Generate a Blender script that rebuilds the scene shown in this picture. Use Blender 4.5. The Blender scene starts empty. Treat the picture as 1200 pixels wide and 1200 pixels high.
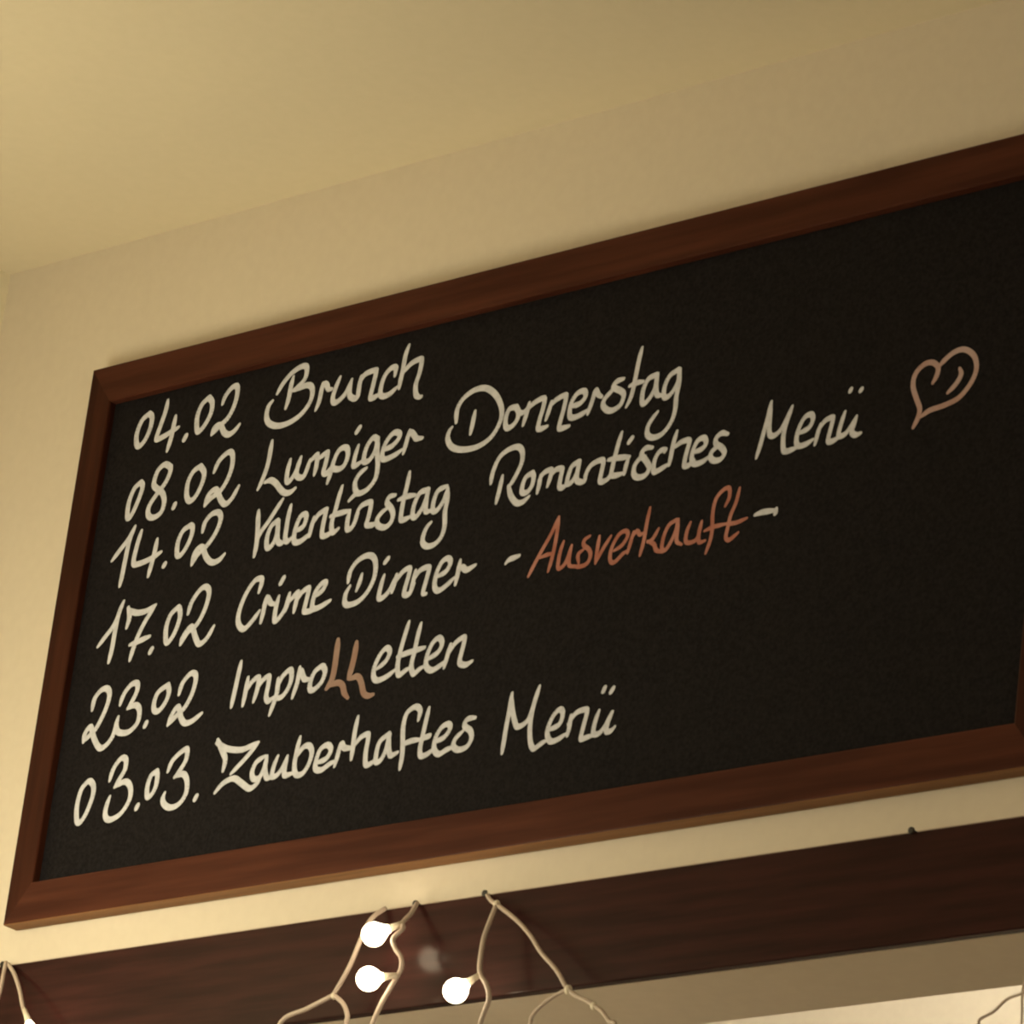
import bpy, bmesh, math, random
from mathutils import Vector, Matrix
from mathutils.geometry import delaunay_2d_cdt

random.seed(4)
SC = bpy.context.scene
COL = SC.collection

# ------------------------------------------------------------------ camera
# wall frame: X along the chalkboard wall, Y into it, Z up (metres).
FPX = 6000.0                                   # focal length in pixels of the 1200 px frame
def unit(v): return Vector(v).normalized()
AX = unit((6833.0, -1450.0, -FPX))             # world X seen in camera axes (x right, y down, z forward)
AZ = Vector((1996.0, -15423.0, FPX)); AZ = (AZ - AX * AZ.dot(AX)).normalized()
AY = AZ.cross(AX)
def cam2world(v):
    v = Vector(v)
    return Vector((AX.dot(v), AY.dot(v), AZ.dot(v)))
FWD = cam2world((0, 0, 1))
CAM = Vector((0.0, -4.3 * FWD.y, 1.40))
def bp(px, py, y=0.0):
    """pixel of the 1200 frame -> point on the plane at depth y (parallel to the wall)"""
    d = cam2world((px - 600.0, py - 600.0, FPX))
    return CAM + d * ((y - CAM.y) / d.y)

cd = bpy.data.cameras.new('camera')
cd.sensor_fit = 'HORIZONTAL'; cd.sensor_width = 36.0
cd.lens = 36.0 * FPX / 1200.0
cd.clip_start = 0.05; cd.clip_end = 50
co = bpy.data.objects.new('camera', cd); COL.objects.link(co)
r, u, b = cam2world((1, 0, 0)), cam2world((0, -1, 0)), cam2world((0, 0, -1))
co.matrix_world = Matrix(((r.x, u.x, b.x, CAM.x), (r.y, u.y, b.y, CAM.y), (r.z, u.z, b.z, CAM.z), (0, 0, 0, 1)))
cd.dof.use_dof = True; cd.dof.focus_distance = 8.0; cd.dof.aperture_fstop = 60.0   # slightly soft zoomed-in picture
SC.camera = co

# ------------------------------------------------------------------ world + exposure
w = bpy.data.worlds.new('night'); SC.world = w; w.use_nodes = True
w.node_tree.nodes['Background'].inputs[0].default_value = (0.02, 0.02, 0.03, 1)
w.node_tree.nodes['Background'].inputs[1].default_value = 0.2
vs = SC.view_settings
vs.view_transform = 'Standard'; vs.look = 'None'; vs.gamma = 1.0; vs.use_curve_mapping = False
vs.exposure = 0.2

P_KEY = 9.3          # added globe out of view, lights wall and ceiling from the left
P_PENDANT = 25.0
P_BACK = 74.0
P_BULB = 13.0

# ------------------------------------------------------------------ helpers
def tag(o, label=None, cat=None, group=None, kind=None):
    if label: o['label'] = label
    if cat: o['category'] = cat
    if group: o['group'] = group
    if kind: o['kind'] = kind
    return o
def empty(name, loc):
    o = bpy.data.objects.new(name, None); o.empty_display_size = 0.05
    o.location = loc; COL.objects.link(o)
    return o
def link(name, me, mat, parent=None):
    o = bpy.data.objects.new(name, me); COL.objects.link(o)
    if mat: me.materials.append(mat)
    if parent is not None:
        o.parent = parent
        o.matrix_parent_inverse = Matrix.Translation(parent_world(parent)).inverted()
    return o
def parent_world(p):
    v = Vector(p.location)
    return v
def from_bm(name, bm, mat, parent=None, smooth=False):
    me = bpy.data.meshes.new(name); bmesh.ops.recalc_face_normals(bm, faces=bm.faces); bm.to_mesh(me); bm.free()
    if smooth:
        for p in me.polygons: p.use_smooth = True
    return link(name, me, mat, parent)
def add_box(bm, x0, x1, y0, y1, z0, z1):
    vs_ = [bm.verts.new((x, y, z)) for x in (x0, x1) for y in (y0, y1) for z in (z0, z1)]
    for f in ((0, 1, 3, 2), (4, 6, 7, 5), (0, 4, 5, 1), (2, 3, 7, 6), (0, 2, 6, 4), (1, 5, 7, 3)):
        bm.faces.new([vs_[i] for i in f])
    return vs_
def bevel_all(bm, w_, seg=2):
    bmesh.ops.recalc_face_normals(bm, faces=bm.faces)
    bmesh.ops.bevel(bm, geom=list(bm.edges), offset=w_, segments=seg, affect='EDGES', profile=0.5)
def catmull(pts, n=6):
    pts = [Vector(p) for p in pts]
    if len(pts) < 3:
        return [pts[0].lerp(pts[-1], i / n) for i in range(n + 1)]
    out = []
    for i in range(len(pts) - 1):
        p0 = pts[i - 1] if i else pts[0] * 2 - pts[1]
        p1, p2 = pts[i], pts[i + 1]
        p3 = pts[i + 2] if i + 2 < len(pts) else pts[-1] * 2 - pts[-2]
        for k in range(n):
            t = k / n
            out.append(0.5 * ((2 * p1) + (p2 - p0) * t + (2 * p0 - 5 * p1 + 4 * p2 - p3) * t * t
                              + (3 * p1 - p0 - 3 * p2 + p3) * t ** 3))
    out.append(pts[-1])
    return out
def add_tube(bm, pts, rad, sides=8):
    rings = []
    n = len(pts)
    prev = None
    for i, p in enumerate(pts):
        t = (pts[min(i + 1, n - 1)] - pts[max(i - 1, 0)]).normalized()
        a = prev if prev is not None else (Vector((0, 1, 0)) if abs(t.y) < 0.9 else Vector((1, 0, 0)))
        a = (a - t * a.dot(t)).normalized(); prev = a
        bb = t.cross(a)
        rr = rad(i / (n - 1)) if callable(rad) else rad
        rings.append([bm.verts.new(p + a * (rr * math.cos(2 * math.pi * k / sides)) + bb * (rr * math.sin(2 * math.pi * k / sides))) for k in range(sides)])
    for i in range(n - 1):
        for k in range(sides):
            bm.faces.new((rings[i][k], rings[i][(k + 1) % sides], rings[i + 1][(k + 1) % sides], rings[i + 1][k]))
    bm.faces.new(rings[0][::-1]); bm.faces.new(rings[-1])
def add_lathe(bm, prof, org, axis, sides=20):
    """prof: (along, radius) pairs, axis a direction"""
    axis = Vector(axis).normalized()
    a = Vector((0, 0, 1)) if abs(axis.z) < 0.9 else Vector((1, 0, 0))
    a = (a - axis * a.dot(axis)).normalized(); c = axis.cross(a)
    rings = []
    for s, rr in prof:
        base = Vector(org) + axis * s
        if rr < 1e-6: rings.append([bm.verts.new(base)])
        else: rings.append([bm.verts.new(base + a * (rr * math.cos(2 * math.pi * k / sides)) + c * (rr * math.sin(2 * math.pi * k / sides))) for k in range(sides)])
    for i in range(len(rings) - 1):
        A, B = rings[i], rings[i + 1]
        for k in range(sides):
            k2 = (k + 1) % sides
            if len(A) == 1: bm.faces.new((A[0], B[k], B[k2]))
            elif len(B) == 1: bm.faces.new((A[k], A[k2], B[0]))
            else: bm.faces.new((A[k], A[k2], B[k2], B[k]))
    if len(rings[0]) > 1: bm.faces.new(rings[0][::-1])
    if len(rings[-1]) > 1: bm.faces.new(rings[-1])

# ------------------------------------------------------------------ materials
def new_mat(name):
    m = bpy.data.materials.new(name); m.use_nodes = True
    nt = m.node_tree; return m, nt, nt.nodes['Principled BSDF']
def node(nt, t, **kw):
    n = nt.nodes.new(t)
    for k, v in kw.items(): setattr(n, k, v)
    return n
def noisy(name, c1, c2, scale, rough=0.8, vec=(1, 1, 1), bump=0.0, bscale=400, bdist=0.001, spec=0.3, detail=4, lo=0.35, hi=0.65, coat=0.0, coat_rough=0.2):
    m, nt, p = new_mat(name)
    tc = node(nt, 'ShaderNodeTexCoord'); mp = node(nt, 'ShaderNodeMapping')
    mp.inputs['Scale'].default_value = vec
    nt.links.new(tc.outputs['Object'], mp.inputs[0])
    nz = node(nt, 'ShaderNodeTexNoise'); nz.inputs['Scale'].default_value = scale; nz.inputs['Detail'].default_value = detail
    nt.links.new(mp.outputs[0], nz.inputs['Vector'])
    cr = node(nt, 'ShaderNodeValToRGB')
    cr.color_ramp.elements[0].position = lo; cr.color_ramp.elements[0].color = (*c1, 1)
    cr.color_ramp.elements[1].position = hi; cr.color_ramp.elements[1].color = (*c2, 1)
    nt.links.new(nz.outputs['Fac'], cr.inputs[0]); nt.links.new(cr.outputs[0], p.inputs['Base Color'])
    p.inputs['Roughness'].default_value = rough; p.inputs['Specular IOR Level'].default_value = spec
    p.inputs['Coat Weight'].default_value = coat; p.inputs['Coat Roughness'].default_value = coat_rough
    if bump:
        n2 = node(nt, 'ShaderNodeTexNoise'); n2.inputs['Scale'].default_value = bscale; n2.inputs['Detail'].default_value = 3
        nt.links.new(mp.outputs[0], n2.inputs['Vector'])
        bu = node(nt, 'ShaderNodeBump'); bu.inputs['Strength'].default_value = bump; bu.inputs['Distance'].default_value = bdist
        nt.links.new(n2.outputs['Fac'], bu.inputs['Height']); nt.links.new(bu.outputs[0], p.inputs['Normal'])
    return m
def plain(name, c, rough=0.6, spec=0.3, trans=0.0):
    m, nt, p = new_mat(name)
    p.inputs['Base Color'].default_value = (*c, 1); p.inputs['Roughness'].default_value = rough
    p.inputs['Specular IOR Level'].default_value = spec; p.inputs['Transmission Weight'].default_value = trans
    return m
def glow(name, c, s):
    m, nt, p = new_mat(name)
    p.inputs['Base Color'].default_value = (0.9, 0.85, 0.75, 1)
    p.inputs['Emission Color'].default_value = (*c, 1); p.inputs['Emission Strength'].default_value = s
    return m

M_WALL = noisy('wall_paint', (0.67, 0.60, 0.50), (0.69, 0.62, 0.517), 90, 0.9, bump=0.25, bscale=900, bdist=0.0006)
M_CEIL = noisy('ceiling_paint', (0.715, 0.644, 0.49), (0.73, 0.656, 0.503), 80, 0.92, bump=0.25, bscale=800, bdist=0.0006)
M_LEFT = noisy('side_wall_paint', (0.84, 0.775, 0.61), (0.87, 0.805, 0.635), 80, 0.92, bump=0.25, bscale=800, bdist=0.0006)
M_FLOOR = noisy('floor_wood', (0.10, 0.055, 0.03), (0.17, 0.10, 0.055), 9, 0.5, vec=(1, 12, 1))
M_RAIL_H = noisy('frame_wood_along', (0.046, 0.0135, 0.0080), (0.077, 0.0240, 0.0138), 22, 0.42, vec=(0.25, 4, 4), bump=0.15, bscale=120, bdist=0.0006, spec=0.07)
M_RAIL_V = noisy('frame_wood_upright', (0.030, 0.0088, 0.005), (0.054, 0.016, 0.0085), 22, 0.42, vec=(4, 4, 0.25), bump=0.15, bscale=120, bdist=0.0006, spec=0.07)
M_UNDERLIT = noisy('frame_wood_underlit', (0.19, 0.09, 0.036), (0.27, 0.135, 0.06), 22, 0.5, vec=(0.25, 4, 4), spec=0.1)  # lighter frame wood: light from below painted onto the bottom rail's underside
M_BEAM = noisy('dark_varnished_wood', (0.0215, 0.0064, 0.0058), (0.0370, 0.0112, 0.0100), 26, 0.55, vec=(0.3, 4, 4), bump=0.12, bscale=90, bdist=0.0005, spec=0.02, coat=0.24, coat_rough=0.18)
M_SLATE = noisy('blackboard_paint', (0.0062, 0.0054, 0.0062), (0.0165, 0.0142, 0.0160), 330, 0.8, spec=0.06, bump=0.1, bscale=500, bdist=0.0004, lo=0.3, hi=0.75)
M_WHITE = noisy('white_chalk_ink', (0.50, 0.515, 0.59), (0.61, 0.625, 0.71), 160, 0.85, spec=0.15, lo=0.3, hi=0.6)
M_RED = noisy('terracotta_chalk_ink', (0.34, 0.128, 0.095), (0.43, 0.20, 0.165), 60, 0.85, spec=0.15, lo=0.35, hi=0.65)
M_PINK = noisy('pale_terracotta_chalk_ink', (0.40, 0.25, 0.225), (0.46, 0.345, 0.345), 45, 0.85, spec=0.15, lo=0.35, hi=0.65)
M_TAN = noisy('tan_chalk_ink', (0.27, 0.165, 0.135), (0.32, 0.225, 0.195), 70, 0.85, spec=0.15)
M_CABLE = plain('clear_white_cable', (0.50, 0.41, 0.35), 0.45, 0.4)
M_SOCKET = plain('clear_white_socket', (0.75, 0.68, 0.56), 0.35, 0.4)
M_BULB = glow('warm_white_bulb', (1.0, 0.80, 0.52), P_BULB)
M_NAIL = plain('dark_iron', (0.012, 0.010, 0.008), 0.5, 0.4)
M_KEY = glow('added_corner_glow', (1.0, 0.89, 0.60), P_KEY)
M_GLOBE = glow('lamp_globe_glow', (1.0, 0.875, 0.645), P_PENDANT)
M_BGLOBE = glow('back_lamp_glow', (1.0, 0.96, 0.82), P_BACK)
M_BRASS = plain('dull_brass', (0.25, 0.16, 0.07), 0.4, 0.5)

# ------------------------------------------------------------------ the room
XL, ZC = -3.5065, 3.3125            # corner with the left wall, ceiling height
XR, YF, YB = 1.6, -4.4, 1.5         # other walls
Z_BT = bp(600, 1044, -0.01).z       # lintel board top and bottom
Z_BB = bp(600, 1165, -0.01).z
WT = 0.108                          # thickness of the chalkboard wall
OX0, OX1 = -3.44, -0.75             # the opening under the lintel
def struct(name, boxes, mat, label):
    bm = bmesh.new()
    for bx in boxes: add_box(bm, *bx)
    o = from_bm(name, bm, mat)
    return tag(o, label, None, None, 'structure')
XBL = -5.2                          # side wall of the room behind
struct('wall_back', [(XL, XR, 0, WT, Z_BB, ZC), (XBL, XL, 0.002, WT, 0, ZC), (XL, OX0, 0, WT, 0, Z_BB), (OX1, XR, 0, WT, 0, Z_BB)], M_WALL,
       'cream painted wall carrying the chalkboard, open below the dark lintel')
struct('wall_left', [(XL - 0.1, XL, YF, 0.0, 0, ZC)], M_LEFT, 'yellowish side wall meeting the chalkboard wall in the corner')
struct('wall_right', [(XR, XR + 0.1, YF, YB, 0, ZC)], M_LEFT, 'cream side wall on the far side of the room')
struct('wall_front', [(XL - 0.1, XR + 0.1, YF - 0.1, YF, 0, ZC)], M_LEFT, 'cream wall facing the chalkboard across the room')
struct('wall_passage', [(XBL - 0.1, XBL, 0, YB + 0.1, 0, ZC)], M_WALL, 'cream side wall of the room behind the opening')
struct('wall_rear', [(XBL - 0.1, XR + 0.1, YB, YB + 0.1, 0, ZC)], M_WALL, 'brightly lit cream wall of the room behind the opening')
struct('ceiling', [(XBL - 0.1, XR + 0.1, YF - 0.1, YB + 0.1, ZC, ZC + 0.1)], M_CEIL, 'plain cream ceiling over the chalkboard wall')
struct('floor', [(XBL - 0.1, XR + 0.1, YF - 0.1, YB + 0.1, -0.1, 0)], M_FLOOR, 'brown wooden floor')

# lintel board over the opening
bm = bmesh.new(); add_box(bm, XL + 0.002, OX1 + 0.08, -0.010, 0.0, Z_BB, Z_BT); bevel_all(bm, 0.0015)
tag(from_bm('trim_1', bm, M_BEAM), 'dark brown varnished wooden lintel board under the chalkboard', None, None, 'structure')

# ------------------------------------------------------------------ chalkboard
FD = 0.019                           # frame depth in front of the wall
RC = 0.008                           # recess of the writing surface
X0, X1 = -3.342, -2.2375 + 0.031
Z0, Z1 = 2.6378, 3.1742
RW, SW = 0.0370, 0.0300              # width of rails and stiles
board = empty('chalkboard', (X0, 0, Z0))
tag(board, 'wide framed chalkboard with handwritten event dates hung on the cream wall', 'chalkboard')
def member(name, quad, mat):
    """a mitred frame member from its front outline (x, z)"""
    bm = bmesh.new()
    ft = [bm.verts.new((x, -FD, z)) for x, z in quad]
    bk = [bm.verts.new((x, -0.0005, z)) for x, z in quad]
    bm.faces.new(ft); bm.faces.new(bk[::-1])
    for i in range(4):
        bm.faces.new((ft[i], bk[i], bk[(i + 1) % 4], ft[(i + 1) % 4]))
    bmesh.ops.recalc_face_normals(bm, faces=bm.faces)
    ax_ = 0 if 'rail' in name else 2
    long_ = [e for e in bm.edges if abs((e.verts[0].co - e.verts[1].co).normalized()[ax_]) > 0.99]
    bmesh.ops.bevel(bm, geom=long_, offset=0.0016, segments=2, affect='EDGES', profile=0.5)
    o = from_bm(name, bm, mat, board)
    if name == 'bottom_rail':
        o.data.materials.append(M_UNDERLIT)
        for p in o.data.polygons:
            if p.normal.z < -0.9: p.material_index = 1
    return o
g = 0.00003
member('top_rail', [(X0 + g, Z1), (X1 - g, Z1), (X1 - SW - g, Z1 - RW), (X0 + SW + g, Z1 - RW)], M_RAIL_H)
member('bottom_rail', [(X0 + g, Z0), (X0 + SW + g, Z0 + RW), (X1 - SW - g, Z0 + RW), (X1 - g, Z0)], M_RAIL_H)
member('stile', [(X0, Z0 + g), (X0, Z1 - g), (X0 + SW, Z1 - RW - g), (X0 + SW, Z0 + RW + g)], M_RAIL_V)
member('stile', [(X1, Z0 + g), (X1 - SW, Z0 + RW + g), (X1 - SW, Z1 - RW - g), (X1, Z1 - g)], M_RAIL_V)
YP = -FD + RC                        # plane of the writing surface
bm = bmesh.new(); add_box(bm, X0 + SW - 0.004, X1 - SW + 0.004, YP, -0.002, Z0 + RW - 0.004, Z1 - RW + 0.004)
panel = from_bm('writing_surface', bm, M_SLATE, board)

# handwriting: centre lines of the pen strokes, (origin x, origin y, zoom) then points in that zoomed view
A = (130, 400, 6.0); B = (120, 540, 6.0); BR = (300, 400, 12.0); RU = (365, 400, 8.571)
LU = (300, 510, 10.909); G7 = (400, 470, 7.5); D6 = (490, 380, 6.0); NN = (580, 440, 10.909); T8 = (660, 400, 8.0)
V10 = (290, 560, 10.0); W7 = (380, 560, 7.5); RO = (570, 520, 8.0); S7 = (700, 495, 7.5); ME = (880, 450, 8.571)
HE = (1030, 380, 7.0588); P6 = (100, 660, 6.667); Q7 = (260, 620, 7.5); R7 = (400, 600, 7.5)
U8 = (610, 590, 8.0); K8 = (740, 560, 8.0); X6 = (580, 540, 6.667); Y6 = (740, 540, 6.667)
Z6 = (80, 760, 6.667); I7 = (250, 720, 7.5); E7 = (400, 700, 7.5); LL = (370, 740, 15.0)
J6 = (70, 840, 6.667); KZ = (240, 800, 6.667); F6 = (400, 780, 6.667); O6 = (570, 760, 6.667)
DOT = 'dot'
WORDS = [
 ('04.02', 'w', [
  (A, [(270,508),(220,555),(182,650),(182,725),(205,735),(248,680),(283,590),(288,530),(270,508)]),
  (A, [(400,415),(385,490),(350,590),(320,685),(365,672),(430,632),(475,605)]),
  (A, [(455,525),(440,600),(420,690),(395,770)]),
  (A, [(535,650),(508,705)]),
  (A, [(690,395),(640,445),(607,530),(605,620),(622,632),(665,580),(705,500),(712,430),(690,395)]),
  (A, [(785,440),(805,385),(850,327),(885,315),(890,360),(868,450),(825,535),(765,595),(708,655)]),
  (A, [(708,655),(730,605),(770,588),(795,640),(830,655),(870,628),(903,585)])]),
 ('Brunch', 'w', [
  (BR, [(525,500),(490,640),(460,800),(418,940)]),
  (BR, [(300,735),(370,610),(480,470),(600,375),(690,345),(718,395),(700,500),(660,570),(590,640),(520,690)]),
  (BR, [(540,690),(640,642),(740,615),(788,655),(790,760),(745,880),(640,1020),(510,1120),(370,1180),(250,1185),(165,1130),(148,1030),(178,910),(232,840)]),
  (RU, [(115,420),(95,520),(75,610),(42,690)]),
  (RU, [(95,510),(125,430),(155,440),(170,480),(205,480)]),
  (RU, [(288,360),(250,450),(215,560),(225,615),(270,600),(330,540),(370,470),(405,385)]),
  (RU, [(402,390),(385,470),(385,545),(430,575),(465,550),(480,450),(500,350)]),
  (RU, [(490,410),(540,330),(640,290),(648,320),(620,440),(592,565),(640,558),(690,525)]),
  (RU, [(838,345),(848,265),(800,270),(740,340),(703,440),(692,530),(725,552),(790,525),(860,460)]),
  (RU, [(980,40),(945,140),(920,280),(893,400),(882,470)]),
  (RU, [(925,310),(1000,225),(1085,180),(1108,195),(1085,320),(1048,430),(1048,530),(1080,562),(1105,555)])]),
 ('08.02', 'w', [
  (B, [(270,152),(225,195),(187,290),(175,385),(192,400),(230,330),(270,230),(283,175),(270,152)]),
  (B, [(480,45),(440,25),(390,70),(363,150),(370,185),(420,225),(435,290),(410,365),(355,400),(322,380),(328,320),(378,240),(440,160),(475,85),(480,45)]),
  (B, [(515,292),(495,342)]),
  (B, [(690,38),(640,75),(602,150),(592,240),(612,283),(655,250),(700,160),(716,85),(690,38)]),
  (A, [(725,920),(760,842),(820,783),(852,788),(855,860),(825,960),(770,1050),(700,1105),(660,1155)]),
  (A, [(660,1150),(690,1075),(740,1042),(770,1110),(803,1145),(850,1105),(898,1018)])]),
 ('Lumpiger', 'w', [
  (LU, [(205,75),(185,200),(155,360),(110,500),(60,620),(25,690)]),
  (LU, [(115,600),(190,575),(260,620),(310,690),(370,738),(440,728),(500,680)]),
  (LU, [(440,312),(405,450),(392,565),(415,598),(470,535),(530,420),(575,280)]),
  (LU, [(572,285),(535,400),(518,500),(548,540),(605,530),(650,440),(690,315)]),
  (LU, [(690,340),(770,255),(785,275),(770,400),(745,505)]),
  (LU, [(785,310),(900,225),(915,245),(888,370),(862,465),(890,495),(935,465),(990,400)]),
  (LU, [(1030,240),(985,360),(950,490),(912,612)]),
  (LU, [(990,330),(1060,195),(1140,155),(1175,195),(1168,290),(1120,395),(1050,435),(960,430),(895,480)]),
  (G7, [(150,392),(125,470),(107,558),(125,568),(180,530)]),
  (G7, [(172,217),(125,288)]),
  (G7, [(320,335),(280,322),(225,400),(197,500),(205,535),(250,515),(300,430),(320,335)]),
  (G7, [(322,335),(315,450),(320,560),(300,680),(230,775),(155,812),(123,780),(122,710),(160,640),(220,590)]),
  (G7, [(150,808),(110,830),(68,875)]),
  (G7, [(365,430),(450,392),(508,322),(508,282),(460,280),(400,350),(363,440),(363,505),(400,508),(480,468),(530,430)]),
  (G7, [(600,258),(575,350),(545,460)]),
  (G7, [(572,345),(608,275),(640,300),(662,330),(712,325)])]),
 ('Donnerstag', 'w', [
  (D6, [(400,612),(385,690),(368,770)]),
  (D6, [(268,690),(275,600),(320,520),(400,462),(480,450),(548,500),(587,590),(578,680),(520,785),(430,855),(320,882),(240,865),(208,810),(217,755),(237,727)]),
  (NN, [(270,402),(190,425),(147,510),(133,620),(160,675),(230,638),(290,550),(300,465),(270,402)]),
  (NN, [(300,450),(350,480),(400,430)]),
  (NN, [(440,350),(400,500),(360,635)]),
  (NN, [(420,430),(500,352),(600,295),(635,312),(610,440),(572,560),(552,675),(600,680),(668,650)]),
  (NN, [(722,335),(690,450),(652,565)]),
  (NN, [(700,400),(780,312),(895,252),(908,290),(880,430),(842,560),(822,672),(880,670),(948,648)]),
  (NN, [(965,392),(1080,362),(1155,275),(1145,200),(1060,225),(985,330),(955,450),(965,532),(1030,532),(1120,488),(1190,440)]),
  (T8, [(300,455),(275,550),(230,680)]),
  (T8, [(275,540),(305,460),(330,500),(362,520)]),
  (T8, [(568,352),(500,378),(472,430),(540,465),(568,502),(540,590),(470,645),(412,645),(373,600),(388,540),(440,482),(480,440)]),
  (T8, [(740,60),(710,180),(680,330),(640,510),(592,612)]),
  (T8, [(622,418),(680,392),(750,378)]),
  (T8, [(870,315),(800,352),(752,450),(738,560),(762,583),(820,518),(868,420),(880,315)]),
  (T8, [(876,330),(870,430),(882,502),(930,505)]),
  (T8, [(1080,265),(1000,322),(953,420),(943,508),(972,525),(1030,468),(1080,370),(1090,272)]),
  (T8, [(1090,280),(1085,400),(1060,520),(1050,640),(1010,760),(930,865),(842,903),(790,875),(793,800),(832,730),(885,662)])]),
 ('14.02', 'w', [
  (B, [(68,702),(130,620),(190,540),(230,462)]),
  (B, [(230,462),(190,560),(160,700),(140,800),(122,880)]),
  (B, [(275,492),(245,590),(218,718),(262,722),(340,688),(412,642)]),
  (B, [(385,552),(365,650),(322,812)]),
  (B, [(447,712),(425,752)]),
  (B, [(620,453),(567,492),(532,570),(524,655),(547,665),(590,608),(628,520),(634,468),(620,453)]),
  (B, [(705,500),(722,432),(770,375),(818,364),(832,410),(800,500),(740,590),(670,658),(628,730)]),
  (B, [(628,730),(652,642),(700,605),(730,678),(770,715),(820,698),(858,657)])]),
 ('Valentinstag', 'w', [
  (V10, [(130,385),(125,480),(120,620),(105,780),(78,920)]),
  (V10, [(415,248),(330,380),(240,520),(160,630),(122,720)]),
  (V10, [(350,503),(282,562),(233,680),(224,795),(252,822),(310,755),(350,640),(360,512)]),
  (V10, [(360,522),(350,650),(355,740),(395,768),(440,735)]),
  (V10, [(510,320),(480,450),(455,600),(442,715),(470,745),(520,700)]),
  (V10, [(555,625),(650,572),(688,482),(678,425),(622,452),(573,560),(545,680),(555,753),(620,745),(690,690),(740,650)]),
  (V10, [(780,462),(750,570),(727,685)]),
  (V10, [(755,550),(830,432),(918,375),(918,402),(890,530),(872,650),(893,683),(960,655),(1000,610)]),
  (V10, [(1110,98),(1070,230),(1030,380),(992,500),(985,600),(1008,640),(1065,595)]),
  (V10, [(972,450),(1050,422),(1190,388)]),
  (W7, [(225,288),(205,370),(202,450),(240,438),(275,370),(300,272)]),
  (W7, [(295,295),(330,242),(400,213),(410,242),(390,340),(372,410),(420,415),(470,390)]),
  (W7, [(625,153),(572,168),(552,220),(590,270),(604,330),(580,398),(530,435),(472,418),(466,360),(510,300),(552,270)]),
  (W7, [(750,-50),(730,60),(700,180),(680,290),(674,365),(710,365),(760,338)]),
  (W7, [(652,192),(720,165),(798,152)]),
  (W7, [(908,105),(840,133),(792,230),(775,325),(802,345),(860,268),(900,170),(913,105)]),
  (W7, [(905,120),(895,220),(893,295),(940,288)]),
  (W7, [(1080,72),(1002,112),(963,200),(954,284),(990,285),(1050,198),(1085,90)]),
  (W7, [(1085,90),(1080,200),(1060,300),(1058,420),(1028,518),(970,583),(903,602),(864,568),(872,500),(902,432),(938,392)])]),
 ('Romantisches', 'w', [
  (RO, [(42,372),(60,270),(120,132),(210,54),(300,30),(338,82),(330,180),(280,290),(235,370),(205,410)]),
  (RO, [(205,395),(230,490),(282,555),(340,546),(398,495)]),
  (RO, [(150,303),(130,400),(110,480),(92,555)]),
  (RO, [(430,273),(372,312),(338,390),(335,455),(380,455),(428,390),(443,312),(430,273)]),
  (RO, [(510,292),(495,380),(477,460)]),
  (RO, [(490,345),(540,272),(608,245),(600,310),(572,400)]),
  (RO, [(595,310),(650,244),(708,235),(700,300),(683,395),(712,412),(760,378)]),
  (RO, [(860,170),(802,212),(768,300),(755,375),(802,356),(850,270),(870,170)]),
  (RO, [(870,182),(850,280),(850,345),(900,360),(930,335)]),
  (RO, [(950,232),(930,300),(922,355)]),
  (RO, [(928,295),(980,203),(1068,154),(1097,172),(1080,260),(1064,345),(1100,354),(1150,318)]),
  (S7, [(215,88),(190,170),(155,300),(132,400),(124,462),(170,465),(222,448)]),
  (S7, [(97,328),(180,312),(283,303)]),
  (S7, [(275,308),(252,380),(237,455)]),
  (S7, [(45,515),(90,498),(130,440)]),
  (S7, [(316,122),(268,188)]),
  (S7, [(485,222),(422,228),(388,282),(430,340),(456,400),(420,465),(352,484),(319,450),(328,380),(370,322),(420,300)]),
  (S7, [(592,258),(600,238),(552,252),(512,310),(493,390),(503,435),(560,408),(620,370)]),
  (S7, [(700,78),(670,180),(650,280),(632,375)]),
  (S7, [(665,225),(740,172),(798,155),(808,182),(780,280),(764,375),(800,378),(850,332)]),
  (S7, [(845,262),(920,232),(956,182),(938,135),(882,162),(843,240),(829,318),(852,365),(920,348),(980,302)]),
  (S7, [(1148,103),(1092,95),(1044,140),(1044,190),(1090,220),(1118,270),(1080,325),(1022,335),(993,300),(1012,250),(1060,215)])]),
 ('Menue', 'w', [
  (ME, [(205,180),(175,320),(130,480),(92,620),(55,740)]),
  (ME, [(200,205),(190,330),(183,455),(195,515),(240,515),(300,460),(360,350),(415,225)]),
  (ME, [(415,228),(370,350),(332,480),(322,600),(335,674),(400,664),(460,638)]),
  (ME, [(485,492),(580,442),(622,362),(608,306),(542,333),(484,440),(455,560),(475,622),(550,605),(620,560)]),
  (ME, [(700,402),(670,500),(642,608)]),
  (ME, [(668,475),(740,374),(818,335),(818,382),(790,490),(775,572),(820,574),(890,530)]),
  (ME, [(945,280),(905,400),(880,505),(905,524),(960,488),(1020,400),(1060,325)]),
  (ME, [(1060,328),(1030,420),(1014,485),(1050,513),(1102,494)]),
  (ME, [(1012,35),(992,88)]),
  (ME, [(1126,38),(1088,80)])]),
 ('heart', 'p', [
  (HE, [(445,485),(480,420),(488,352),(440,315),(370,335),(302,412),(282,510),(312,620),(338,700),(320,780),(282,855)]),
  (HE, [(345,765),(420,712),(540,670),(660,608),(758,490),(806,370),(788,262),(710,208),(620,232),(540,300),(500,345)]),
  (HE, [(668,365),(680,412),(640,490),(568,567)])]),
 ('17.02', 'w', [
  (P6, [(98,652),(160,570),(220,490),(260,400)]),
  (P6, [(300,298),(260,400),(230,540),(210,660),(182,775)]),
  (P6, [(335,345),(345,420),(322,505)]),
  (P6, [(335,362),(400,388),(480,372),(548,328)]),
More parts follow.
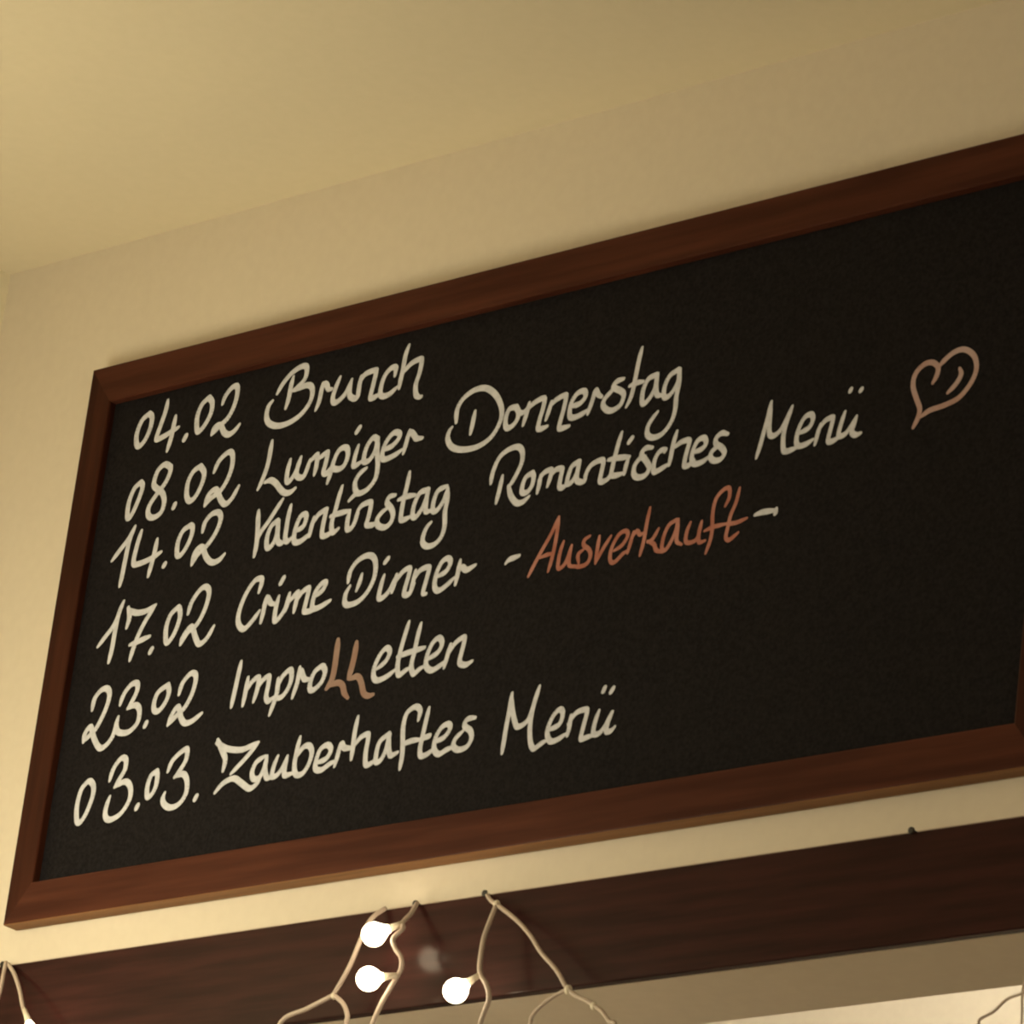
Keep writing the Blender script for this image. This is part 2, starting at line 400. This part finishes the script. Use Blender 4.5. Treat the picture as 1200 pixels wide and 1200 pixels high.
  (P6, [(540,342),(470,450),(410,570),(370,680),(347,758)]),
  (P6, [(348,638),(420,608),(502,572)]),
  (P6, [(527,655),(498,710)]),
  (P6, [(725,343),(667,402),(632,500),(629,605),(652,614),(700,538),(738,430),(738,364),(725,343)]),
  (P6, [(803,395),(832,302),(900,205),(948,186),(967,240),(930,370),(870,480),(800,540),(743,635)]),
  (P6, [(743,635),(764,572),(828,495),(860,580),(890,632),(948,588),(1003,492)])]),
 ('Crime', 'w', [
  (Q7, [(325,555),(348,482),(348,436),(290,454),(212,570),(153,720),(144,825),(190,880),(260,815),(330,720)]),
  (Q7, [(395,592),(370,700),(342,822)]),
  (Q7, [(368,665),(400,604),(430,650),(470,660)]),
  (Q7, [(500,592),(475,690),(463,802),(500,785),(560,690),(595,565)]),
  (Q7, [(552,412),(508,494)]),
  (Q7, [(595,570),(575,660),(558,720)]),
  (Q7, [(590,640),(660,560),(665,580),(650,650),(632,730)]),
  (Q7, [(650,640),(700,560),(758,518),(762,545),(740,640),(724,722),(780,718),(830,700)]),
  (Q7, [(805,595),(880,542),(915,475),(882,476),(824,550),(794,660),(805,700),(860,685),(952,628)])]),
 ('Dinner', 'w', [
  (R7, [(180,548),(160,620),(133,690)]),
  (R7, [(60,618),(80,520),(140,432),(220,384),(278,393),(302,460),(288,580),(230,700),(150,785),(62,818),(29,795),(38,720),(75,652)]),
  (R7, [(375,558),(350,640),(329,752),(370,748),(430,678),(465,590)]),
  (R7, [(422,395),(374,455)]),
  (R7, [(485,550),(465,630),(445,705)]),
  (R7, [(465,625),(540,525),(600,495),(592,560),(562,660),(553,722),(595,720),(640,630)]),
  (R7, [(652,515),(622,650),(603,722)]),
  (R7, [(625,610),(690,515),(768,485),(760,550),(732,650),(718,715),(745,720)]),
  (R7, [(845,565),(920,522),(960,445),(938,406),(882,442),(833,550),(819,655),(852,692),(920,648),(990,580)]),
  (R7, [(1045,425),(1025,530),(1002,638)]),
  (R7, [(1018,545),(1060,484),(1100,510),(1178,467)])]),
 ('dash', 'w', [(X6, [(85,800),(110,772),(150,758),(190,742)])]),
 ('Ausverkauft', 'r', [
  (U8, [(360,125),(290,280),(200,440),(130,570),(72,685)]),
  (U8, [(360,125),(345,250),(320,400),(290,530),(258,638)]),
  (U8, [(182,508),(250,480),(308,470)]),
  (U8, [(405,355),(370,460),(350,595),(380,602),(430,540),(480,392)]),
  (U8, [(480,392),(460,480),(455,575),(500,595)]),
  (U8, [(652,305),(602,340),(592,390),(640,430),(656,490),(620,565),(550,592),(490,585)]),
  (U8, [(545,560),(540,480),(592,430)]),
  (U8, [(740,305),(720,430),(702,562)]),
  (U8, [(702,556),(770,430),(848,305)]),
  (U8, [(875,442),(950,392),(1006,302),(988,258),(922,292),(853,420),(840,532),(882,550),(960,470),(1010,440)]),
  (U8, [(1060,265),(1030,370),(1002,465)]),
  (U8, [(1035,330),(1090,258),(1120,292),(1160,270)]),
  (K8, [(175,280),(145,420),(115,590),(78,728)]),
  (K8, [(255,475),(200,570),(150,602)]),
  (K8, [(150,592),(210,622),(232,678),(290,695)]),
  (K8, [(420,395),(352,442),(302,550),(284,662),(322,672),(380,578),(420,480),(435,395)]),
  (K8, [(440,395),(430,500),(424,595),(470,625)]),
  (K8, [(555,415),(520,500),(509,595),(560,605),(620,558),(660,405)]),
  (K8, [(655,412),(632,520),(634,603),(690,588)]),
  (K8, [(878,265),(918,180),(916,96),(860,114),(792,200),(762,330),(757,470),(740,580),(694,708)]),
  (K8, [(684,497),(760,462),(880,432)]),
  (K8, [(1015,95),(980,230),(930,350),(902,470),(884,556),(912,583),(960,548),(1000,512)]),
  (K8, [(880,432),(980,420),(1082,377)])]),
 ('dash', 'w', [(Y6, [(965,422),(1020,402),(1120,388)]), (Y6, [(1128,365),(1124,425)])]),
 ('23.02', 'w', [
  (Z6, [(187,480),(207,390),(260,324),(308,315),(322,370),(290,480),(220,620),(160,685),(118,725)]),
  (Z6, [(118,730),(132,662),(175,612),(200,700),(245,778),(300,750),(350,678),(382,565)]),
  (Z6, [(405,440),(432,362),(490,284),(538,272),(538,330),(500,410),(465,468)]),
  (Z6, [(465,466),(528,442),(556,485),(540,580),(470,652),(395,655),(374,605),(390,535)]),
  (Z6, [(616,565),(592,620)]),
  (Z6, [(778,285),(702,342),(669,430),(674,485),(710,484),(760,418),(787,342),(778,285)]),
  (Z6, [(865,358),(892,272),(950,200),(988,196),(997,240),(968,350),(910,460),(840,530),(778,597)]),
  (Z6, [(778,597),(812,512),(858,455),(880,540),(912,583),(970,565),(1042,506)])]),
 ('Impro', 'w', [
  (I7, [(245,415),(220,530),(185,690),(157,815)]),
  (I7, [(305,555),(285,670),(258,802)]),
  (I7, [(280,685),(340,592),(398,555),(388,650),(352,768)]),
  (I7, [(385,655),(430,582),(488,545),(483,620),(463,720),(483,762),(530,728)]),
  (I7, [(570,562),(560,680),(530,780),(493,883)]),
  (I7, [(560,640),(610,542),(678,486),(687,560),(658,648),(600,725),(535,738)]),
  (I7, [(760,465),(740,590),(693,733)]),
  (I7, [(738,570),(770,495),(800,568),(850,570)]),
  (I7, [(950,455),(892,502),(854,590),(849,655),(882,663),(948,598),(982,510),(968,460),(950,455)])]),
 ('LL', 't', [
  (LL, [(395,140),(370,350),(320,700),(270,880),(185,1010)]),
  (LL, [(250,950),(390,900),(470,950),(500,1080),(560,1165)]),
  (LL, [(720,185),(690,380),(640,600),(575,830)]),
  (LL, [(600,835),(735,790),(800,900),(840,1080),(920,1132),(1005,1108)])]),
 ('etten', 'w', [
  (E7, [(315,625),(390,562),(426,482),(398,445),(342,502),(289,620),(285,705),(322,730),(400,695),(470,640)]),
  (E7, [(595,215),(560,330),(520,470),(494,600),(505,682),(560,645),(600,620)]),
  (E7, [(700,230),(670,350),(640,490),(614,600),(634,672),(680,636),(720,610)]),
  (E7, [(492,520),(600,482),(732,442)]),
  (E7, [(755,545),(850,482),(886,402),(858,356),(802,402),(754,510),(745,605),(792,642),(860,605),(920,560)]),
  (E7, [(960,412),(930,520),(903,618)]),
  (E7, [(928,510),(1000,404),(1076,350),(1078,400),(1052,500),(1040,575),(1090,594),(1148,562)])]),
 ('03.03.', 'w', [
  (J6, [(220,505),(168,570),(134,700),(134,812),(162,822),(210,745),(257,620),(264,545),(242,505),(220,505)]),
  (J6, [(390,498),(422,402),(480,325),(517,334),(510,410),(470,480),(430,548)]),
  (J6, [(430,545),(510,506),(550,545),(547,640),(480,752),(393,805),(355,775),(364,700),(390,625)]),
  (J6, [(615,677),(592,730)]),
  (J6, [(758,425),(712,462),(684,550),(684,622),(712,614),(748,550),(763,465),(758,425)]),
  (J6, [(845,428),(882,342),(960,266),(996,258),(985,340),(930,430),(897,472)]),
  (J6, [(900,466),(965,446),(994,502),(985,600),(930,682),(862,710),(816,684),(804,640),(820,595)]),
  (J6, [(1076,605),(1048,660)])]),
 ('Zauberhaftes', 'w', [
  (KZ, [(100,445),(140,540),(160,600),(142,690)]),
  (KZ, [(92,470),(170,515),(280,525),(350,500),(418,468)]),
  (KZ, [(412,478),(310,600),(205,710)]),
  (KZ, [(78,860),(140,788),(225,748),(290,788),(350,828),(405,790),(430,750)]),
  (KZ, [(470,575),(402,622),(369,700),(382,752),(430,736),(470,650),(485,575)]),
  (KZ, [(480,585),(470,670),(484,743),(525,735)]),
  (KZ, [(570,575),(540,650),(524,732),(570,716),(620,640),(645,575)]),
  (KZ, [(645,575),(625,660),(624,723),(685,708)]),
  (KZ, [(745,425),(720,530),(700,640),(710,715),(760,712),(810,640),(836,550),(818,494),(770,504),(720,575)]),
  (KZ, [(875,625),(950,592),(986,522),(958,486),(902,522),(869,610),(865,673),(910,682),(970,638),(1015,615)]),
  (KZ, [(1060,475),(1040,560),(1013,653)]),
  (KZ, [(1042,540),(1070,476),(1090,510),(1150,510)]),
  (F6, [(130,400),(105,520),(90,640),(77,732)]),
  (F6, [(95,630),(150,562),(207,536),(208,582),(190,680),(190,772),(230,765),(262,735)]),
  (F6, [(370,535),(302,592),(274,680),(270,752),(310,734),(350,650),(375,545)]),
  (F6, [(375,555),(370,640),(385,702),(440,678)]),
  (F6, [(602,425),(617,352),(580,321),(512,372),(483,480),(480,600),(475,700),(457,808)]),
  (F6, [(472,618),(540,590),(612,578)]),
  (F6, [(685,330),(660,440),(630,570),(613,660),(625,708),(680,685),(720,650)]),
  (F6, [(622,570),(705,545)]),
  (F6, [(725,595),(800,562),(850,492),(836,456),(782,484),(734,570),(725,655),(762,692),(820,658),(872,638)]),
  (F6, [(1047,407),(985,419),(962,470),(1008,510),(1016,570),(978,635),(912,658),(875,628),(892,570),(950,512)])]),
 ('Menue', 'w', [
  (O6, [(200,350),(180,480),(150,640),(122,818)]),
  (O6, [(195,375),(203,480),(222,570),(245,612),(310,575),(350,500),(415,295)]),
  (O6, [(415,295),(370,440),(342,590),(342,720),(368,782),(420,748),(470,718)]),
  (O6, [(485,635),(570,592),(597,505),(570,476),(514,540),(475,650),(495,722),(550,714),(620,668)]),
  (O6, [(660,522),(650,600),(632,682)]),
  (O6, [(638,590),(700,504),(775,476),(785,503),(760,600),(738,702),(780,695),(830,678)]),
  (O6, [(880,485),(850,570),(835,663),(880,662),(930,600),(980,495)]),
  (O6, [(985,495),(952,570),(936,643),(970,645),(1002,612)]),
  (O6, [(930,292),(908,348)]),
  (O6, [(1000,297),(965,352)])]),
]
READS = {'Menue': 'Men\u00fc', 'LL': 'LL', 'dash': 'dash'}
INK = {'w': M_WHITE, 'r': M_RED, 'p': M_PINK, 't': M_TAN}
NIB = Vector((0.50, -0.866)); NIM = Vector((0.866, 0.50))      # chisel pen held at a slant
def ink_word(name, style, strokes, idx):
    """sweep an elliptical pen tip along each stroke; vertices land on the board plane"""
    a, c = {'w': (4.1, 2.1), 'r': (3.0, 1.85), 'p': (3.9, 2.9), 't': (4.0, 3.0)}[style]
    if name == 'heart': a, c = 3.6, 2.5
    v2, f2 = [], []
    y = YP - 0.00012
    def put(p):
        v2.append(Vector((p.x, p.y))); return len(v2) - 1
    def sup(d, sc):
        n_, m_ = a * a * NIB.dot(d), c * c * NIM.dot(d)
        k = math.sqrt((a * NIB.dot(d)) ** 2 + (c * NIM.dot(d)) ** 2)
        return (NIB * n_ + NIM * m_) * (sc / k)
    def stamp(p, sc):
        f2.append([put(p + NIB * (sc * a * math.cos(t)) + NIM * (sc * c * math.sin(t))) for t in [0.1 + i * math.pi / 6 for i in range(12)]])
    for (ox, oy, s), pts in strokes:
        pp = [Vector((ox + x / s, oy + yy / s, 0)) for x, yy in pts]
        if len(pp) == 2 and (pp[1] - pp[0]).length < 16.0:          # dots: the tip itself makes up most of the mark
            m = (pp[0] + pp[1]) / 2; k = max(0.15, 1 - 5.5 / (pp[1] - pp[0]).length)
            pp = [m + (p - m) * k for p in pp]
        line = catmull(pp, 4)
        line = [Vector((p.x, p.y)) for p in line]
        # the pen lifts at both ends: the line gets thinner over the last few pixels
        run = [0.0]
        for i in range(len(line) - 1): run.append(run[-1] + (line[i + 1] - line[i]).length)
        loop = (line[0] - line[-1]).length < 2.0
        def press(i): return 1.0 if loop or run[-1] < 12.0 else min(1.0, 0.62 + 0.38 * min(run[i], run[-1] - run[i]) / 7.0)
        for i in range(len(line) - 1):
            d = line[i + 1] - line[i]
            if d.length < 1e-6: continue
            d.normalize(); q = Vector((-d.y, d.x)); s0, s1 = sup(q, press(i)), sup(q, press(i + 1))
            f2.append([put(line[i] - s0), put(line[i + 1] - s1), put(line[i + 1] + s1), put(line[i] + s0)])
        for i in range(len(line)):
            if 0 < i < len(line) - 1 and (line[i] - line[i - 1]).length > 1e-6 and (line[i + 1] - line[i]).length > 1e-6:
                if (line[i] - line[i - 1]).angle(line[i + 1] - line[i]) < 0.13: continue
            stamp(line[i], press(i))
    # one flat outline without overlaps: triangulate all pieces together, keep what any piece covers
    ov, _, of, _, _, _ = delaunay_2d_cdt(v2, [], f2, 0, 1e-4)
    grid = {}
    for f in f2:
        ps = [v2[i] for i in f]
        for gx in range(int(min(p.x for p in ps)), int(max(p.x for p in ps)) + 1):
            for gy in range(int(min(p.y for p in ps)), int(max(p.y for p in ps)) + 1):
                grid.setdefault((gx, gy), []).append(ps)
    def covered(q):
        m = (ov[q[0]] + ov[q[1]] + ov[q[2]]) / 3.0
        for ps in grid.get((int(m.x), int(m.y)), ()):
            n = len(ps)
            if all((ps[(i + 1) % n] - ps[i]).cross(m - ps[i]) >= -1e-7 for i in range(n)): return True
        return False
    faces = [list(q) for q in of if covered(q)]
    verts = [tuple(bp(p.x, p.y, y)) for p in ov]
    me = bpy.data.meshes.new('handwritten_word'); me.from_pydata(verts, [], faces); me.update()
    o = link('handwritten_word' if name not in ('heart', 'dash') else ('drawn_heart' if name == 'heart' else 'handwritten_dash'), me, INK[style])
    o.parent = panel
    txt = READS.get(name, name)
    colr = {'w': 'white', 'r': 'terracotta red', 'p': 'pale terracotta', 't': 'tan red'}[style]
    if name == 'heart': o['label'] = 'pale red hand-drawn heart'
    elif name == 'dash': o['label'] = 'short white dash beside the red word'
    else: o['label'] = '%s handwriting reading %s' % (colr, txt)
    return o
# panel's own frame: its parent (board) sits at X0,0,Z0 and cancels out, so world = local for its children
for i, (nm, st, sk) in enumerate(WORDS):
    ink_word(nm, st, sk, i)

# ------------------------------------------------------------------ string of icicle lights over the lintel
YBF = -0.010
lights = empty('icicle_light_string', (bp(572, 1047, YBF).x, YBF, Z_BT))
tag(lights, 'clear cabled icicle light string with small glowing globe bulbs hung over the dark lintel', 'string lights')
RCAB = 0.0020
def strand(pts, rad=RCAB, extra=None):
    """pts: (px, py, distance in front of the lintel face in metres)"""
    w_ = [bp(x, y, YBF - h) for x, y, h in pts]
    if extra: w_ += [w_[-1] + Vector(e) for e in extra]
    bm = bmesh.new(); add_tube(bm, catmull(w_, 6), rad, 8)
    if extra: TIPS.extend(w_[-len(extra):])
    return from_bm('strand', bm, M_CABLE, lights, True)
TIPS = []
def knot(px, py, h, rad=0.0032):
    bm = bmesh.new()
    bmesh.ops.create_uvsphere(bm, u_segments=10, v_segments=8, radius=rad)
    for v in bm.verts: v.co = Vector((v.co.x, v.co.y, v.co.z * 1.25)) + bp(px, py, YBF - h)
    return from_bm('knot', bm, M_SOCKET, lights, True)
def bulb(foot, centre, r=0.0102):
    """foot: where the neck leaves the cable, centre: middle of the globe (world points)"""
    ax = (centre - foot); L = ax.length; ax.normalize()
    bm = bmesh.new()
    prof = [(L * 0.42, 0.0030), (L * 0.55, 0.0042)]
    for k in range(3, 13):
        t = math.pi * k / 12.0
        prof.append((L - r * math.cos(t), max(r * math.sin(t), 0.0)))
    prof[-1] = (L + r, 0.0)
    add_lathe(bm, prof, foot, ax, 18)
    o = from_bm('bulb', bm, M_BULB, lights, True)
    bm = bmesh.new(); add_lathe(bm, [(-0.001, 0.0022), (L * 0.2, 0.0026), (L * 0.45, 0.0034)], foot, ax, 10)
    s = from_bm('socket', bm, M_SOCKET, None, True); s.parent = o
    s.matrix_parent_inverse = Matrix.Translation(-Vector(lights.location)) if False else Matrix()
    return o
def bulb_px(f, c_, r=0.0102):
    return bulb(bp(f[0], f[1], YBF - f[2]), bp(c_[0], c_[1], YBF - c_[2]), r)

# the cable that runs along the top edge of the lintel
bm = bmesh.new(); add_tube(bm, [Vector((XL + 0.01 + i * 0.05, -0.0026, Z_BT + 0.0017 + 0.0002 * math.sin(i * 1.7))) for i in range(40)], 0.0015, 6)
from_bm('main_cable', bm, M_CABLE, lights, True)

D_ = [(0, 0, -0.05), (0.01, 0, -0.13), (-0.005, 0, -0.22)]
strand([(452, 1064, 0.002), (436, 1076, 0.012), (425, 1096, 0.018), (410, 1132, 0.02), (391, 1166, 0.022)])
knot(391, 1167, 0.022, 0.0026)
strand([(391, 1166, 0.022), (360, 1182, 0.024), (330, 1197, 0.026)], RCAB, [(-0.004, 0, -0.03), (0.002, 0, -0.09), (-0.006, 0, -0.16)])
strand([(391, 1166, 0.022), (402, 1176, 0.022), (407, 1190, 0.022), (405, 1204, 0.022)], RCAB, [(0.002, 0, -0.04), (-0.01, 0, -0.12), (0.0, 0, -0.2)])
strand([(489, 1058, 0.002), (482, 1070, 0.010), (472, 1081, 0.020), (472, 1088, 0.024), (461, 1100, 0.028), (463, 1111, 0.03), (470, 1122, 0.03), (470, 1135, 0.03), (462, 1150, 0.03), (448, 1174, 0.03), (438, 1196, 0.03), (435, 1206, 0.03)], 0.0021, [(-0.004, 0, -0.04), (0.004, 0, -0.12), (-0.004, 0, -0.2)])
bulb_px((472, 1082, 0.022), (438, 1095, 0.035))
bulb_px((464, 1143, 0.033), (432, 1147, 0.047))
strand([(571, 1049, 0.002), (575, 1055, 0.008), (582, 1060, 0.014)], 0.0018)
knot(582, 1060, 0.014, 0.0030)
strand([(582, 1060, 0.014), (574, 1080, 0.022), (567, 1100, 0.026), (563, 1125, 0.03), (563, 1141, 0.03), (570, 1154, 0.03), (573, 1170, 0.03), (567, 1188, 0.03), (562, 1204, 0.03)], 0.0021, [(-0.004, 0, -0.05), (0.004, 0, -0.13), (0.0, 0, -0.2)])
bulb_px((561, 1143, 0.030), (534, 1161, 0.036))
strand([(582, 1060, 0.014), (605, 1078, 0.02), (622, 1097, 0.024), (634, 1116, 0.027), (652, 1137, 0.03), (664, 1158, 0.032)], 0.0019)
knot(666, 1160, 0.032, 0.0034)
strand([(664, 1160, 0.032), (650, 1167, 0.032), (634, 1179, 0.032), (623, 1192, 0.032), (621, 1204, 0.032)], 0.0017, [(-0.002, 0, -0.05), (0.003, 0, -0.13), (0.0, 0, -0.2)])
strand([(666, 1160, 0.032), (675, 1167, 0.032), (690, 1174, 0.032), (697, 1179, 0.032), (706, 1186, 0.032), (714, 1197, 0.032), (722, 1206, 0.032)], 0.0020, [(0.01, 0, -0.05), (0.012, 0, -0.12), (0.01, 0, -0.2)])
knot(696, 1179, 0.032, 0.0030)
# the bundle at the left end of the lintel
strand([(7, 1128, 0.002), (4, 1142, 0.01), (1, 1158, 0.016), (-4, 1175, 0.02), (-12, 1200, 0.022)], 0.0019, [(-0.006, 0, -0.05), (0.002, 0, -0.12), (-0.003, 0, -0.2)])
strand([(10, 1130, 0.002), (17, 1142, 0.01), (23, 1160, 0.018), (27, 1180, 0.024), (33, 1198, 0.028)], 0.0019)
bulb_px((29, 1184, 0.026), (40, 1217, 0.034))
strand([(33, 1198, 0.028), (28, 1216, 0.03), (20, 1240, 0.03)], 0.0019, [(-0.004, 0, -0.05), (0.004, 0, -0.13), (0.0, 0, -0.2)])
# the drop just past the right edge of the picture
strand([(1226, 951, 0.002), (1232, 985, 0.014), (1226, 1050, 0.024), (1222, 1110, 0.03), (1212, 1150, 0.032), (1200, 1163, 0.032), (1180, 1171, 0.032), (1164, 1186, 0.032), (1149, 1194, 0.032), (1146, 1206, 0.032)], 0.0011, [(-0.002, 0, -0.05), (0.003, 0, -0.13), (0.0, 0, -0.2)])
strand([(1222, 1110, 0.03), (1204, 1140, 0.03), (1198, 1165, 0.03), (1197, 1204, 0.03)], 0.0010, [(-0.001, 0, -0.05), (0.002, 0, -0.13), (0.0, 0, -0.2)])
# the same string goes on into the corner and lower down its strands
strand([(-105, 1146, 0.002), (-100, 1165, 0.014), (-112, 1200, 0.022)], 0.0019, [(0.004, 0, -0.04), (-0.002, 0, -0.11), (0.002, 0, -0.19)])
for k, q in enumerate(TIPS):
    if k % 3 != 2: continue
    sx = -1 if (k // 3) % 2 else 1
    bulb(q, q + Vector((0.019 * sx, -0.006, -0.012)))
# nails that carry the string
for k, (px, py, lab) in enumerate(((490, 1057, 'dark nail on the lintel edge above the strand with two globe bulbs'),
                                   (571, 1047, 'dark nail on the lintel edge where the forked pair of strands hangs'),
                                   (7, 1125, 'dark nail on the lintel edge near the room corner'),
                                   (1071, 971, 'dark bare nail on the lintel edge with nothing hanging from it'))):
    p = bp(px, py, YBF)
    bm = bmesh.new()
    add_lathe(bm, [(-0.004, 0.0006), (-0.0038, 0.0027), (-0.0024, 0.0029), (-0.0020, 0.0013), (0.0098, 0.0011)], (p.x, YBF, Z_BT + 0.0002), (0, 1, 0), 10)
    tag(from_bm('nail', bm, M_NAIL), lab, 'nail', 'nails along the lintel edge')

# ------------------------------------------------------------------ pendant lamps outside the picture; the corner globe is added for the wall's light falloff
def pendant(loc, drop, mat, lab, r=0.13):
    o = empty('pendant_lamp', loc); tag(o, lab, 'lamp')
    x, y, z = loc
    bm = bmesh.new(); add_lathe(bm, [(0, 0.05), (-0.02, 0.045), (-0.03, 0.01)], (x, y, z), (0, 0, 1), 20); from_bm('ceiling_cup', bm, M_BRASS, o, True)
    bm = bmesh.new(); add_tube(bm, [Vector((x, y, z - 0.02)), Vector((x, y, z - drop + r * 0.9))], 0.004, 8); from_bm('cord', bm, M_BRASS, o, True)
    bm = bmesh.new(); bmesh.ops.create_uvsphere(bm, u_segments=24, v_segments=14, radius=r)
    for v in bm.verts: v.co += Vector((x, y, z - drop))
    from_bm('globe', bm, mat, o, True)
pendant((-3.21, -0.60, ZC), 0.80, M_KEY, 'added warm globe lamp out of view, lighting the chalkboard corner', 0.17)
pendant((-1.6, -2.6, ZC), 1.0, M_GLOBE, 'warm frosted globe pendant lamp over the guest room')
pendant((0.4, -1.6, ZC), 1.0, M_GLOBE, 'warm frosted globe pendant lamp by the right hand wall')
pendant((-2.45, 0.74, ZC), 0.36, M_BGLOBE, 'bright globe pendant lamp in the room behind the opening')
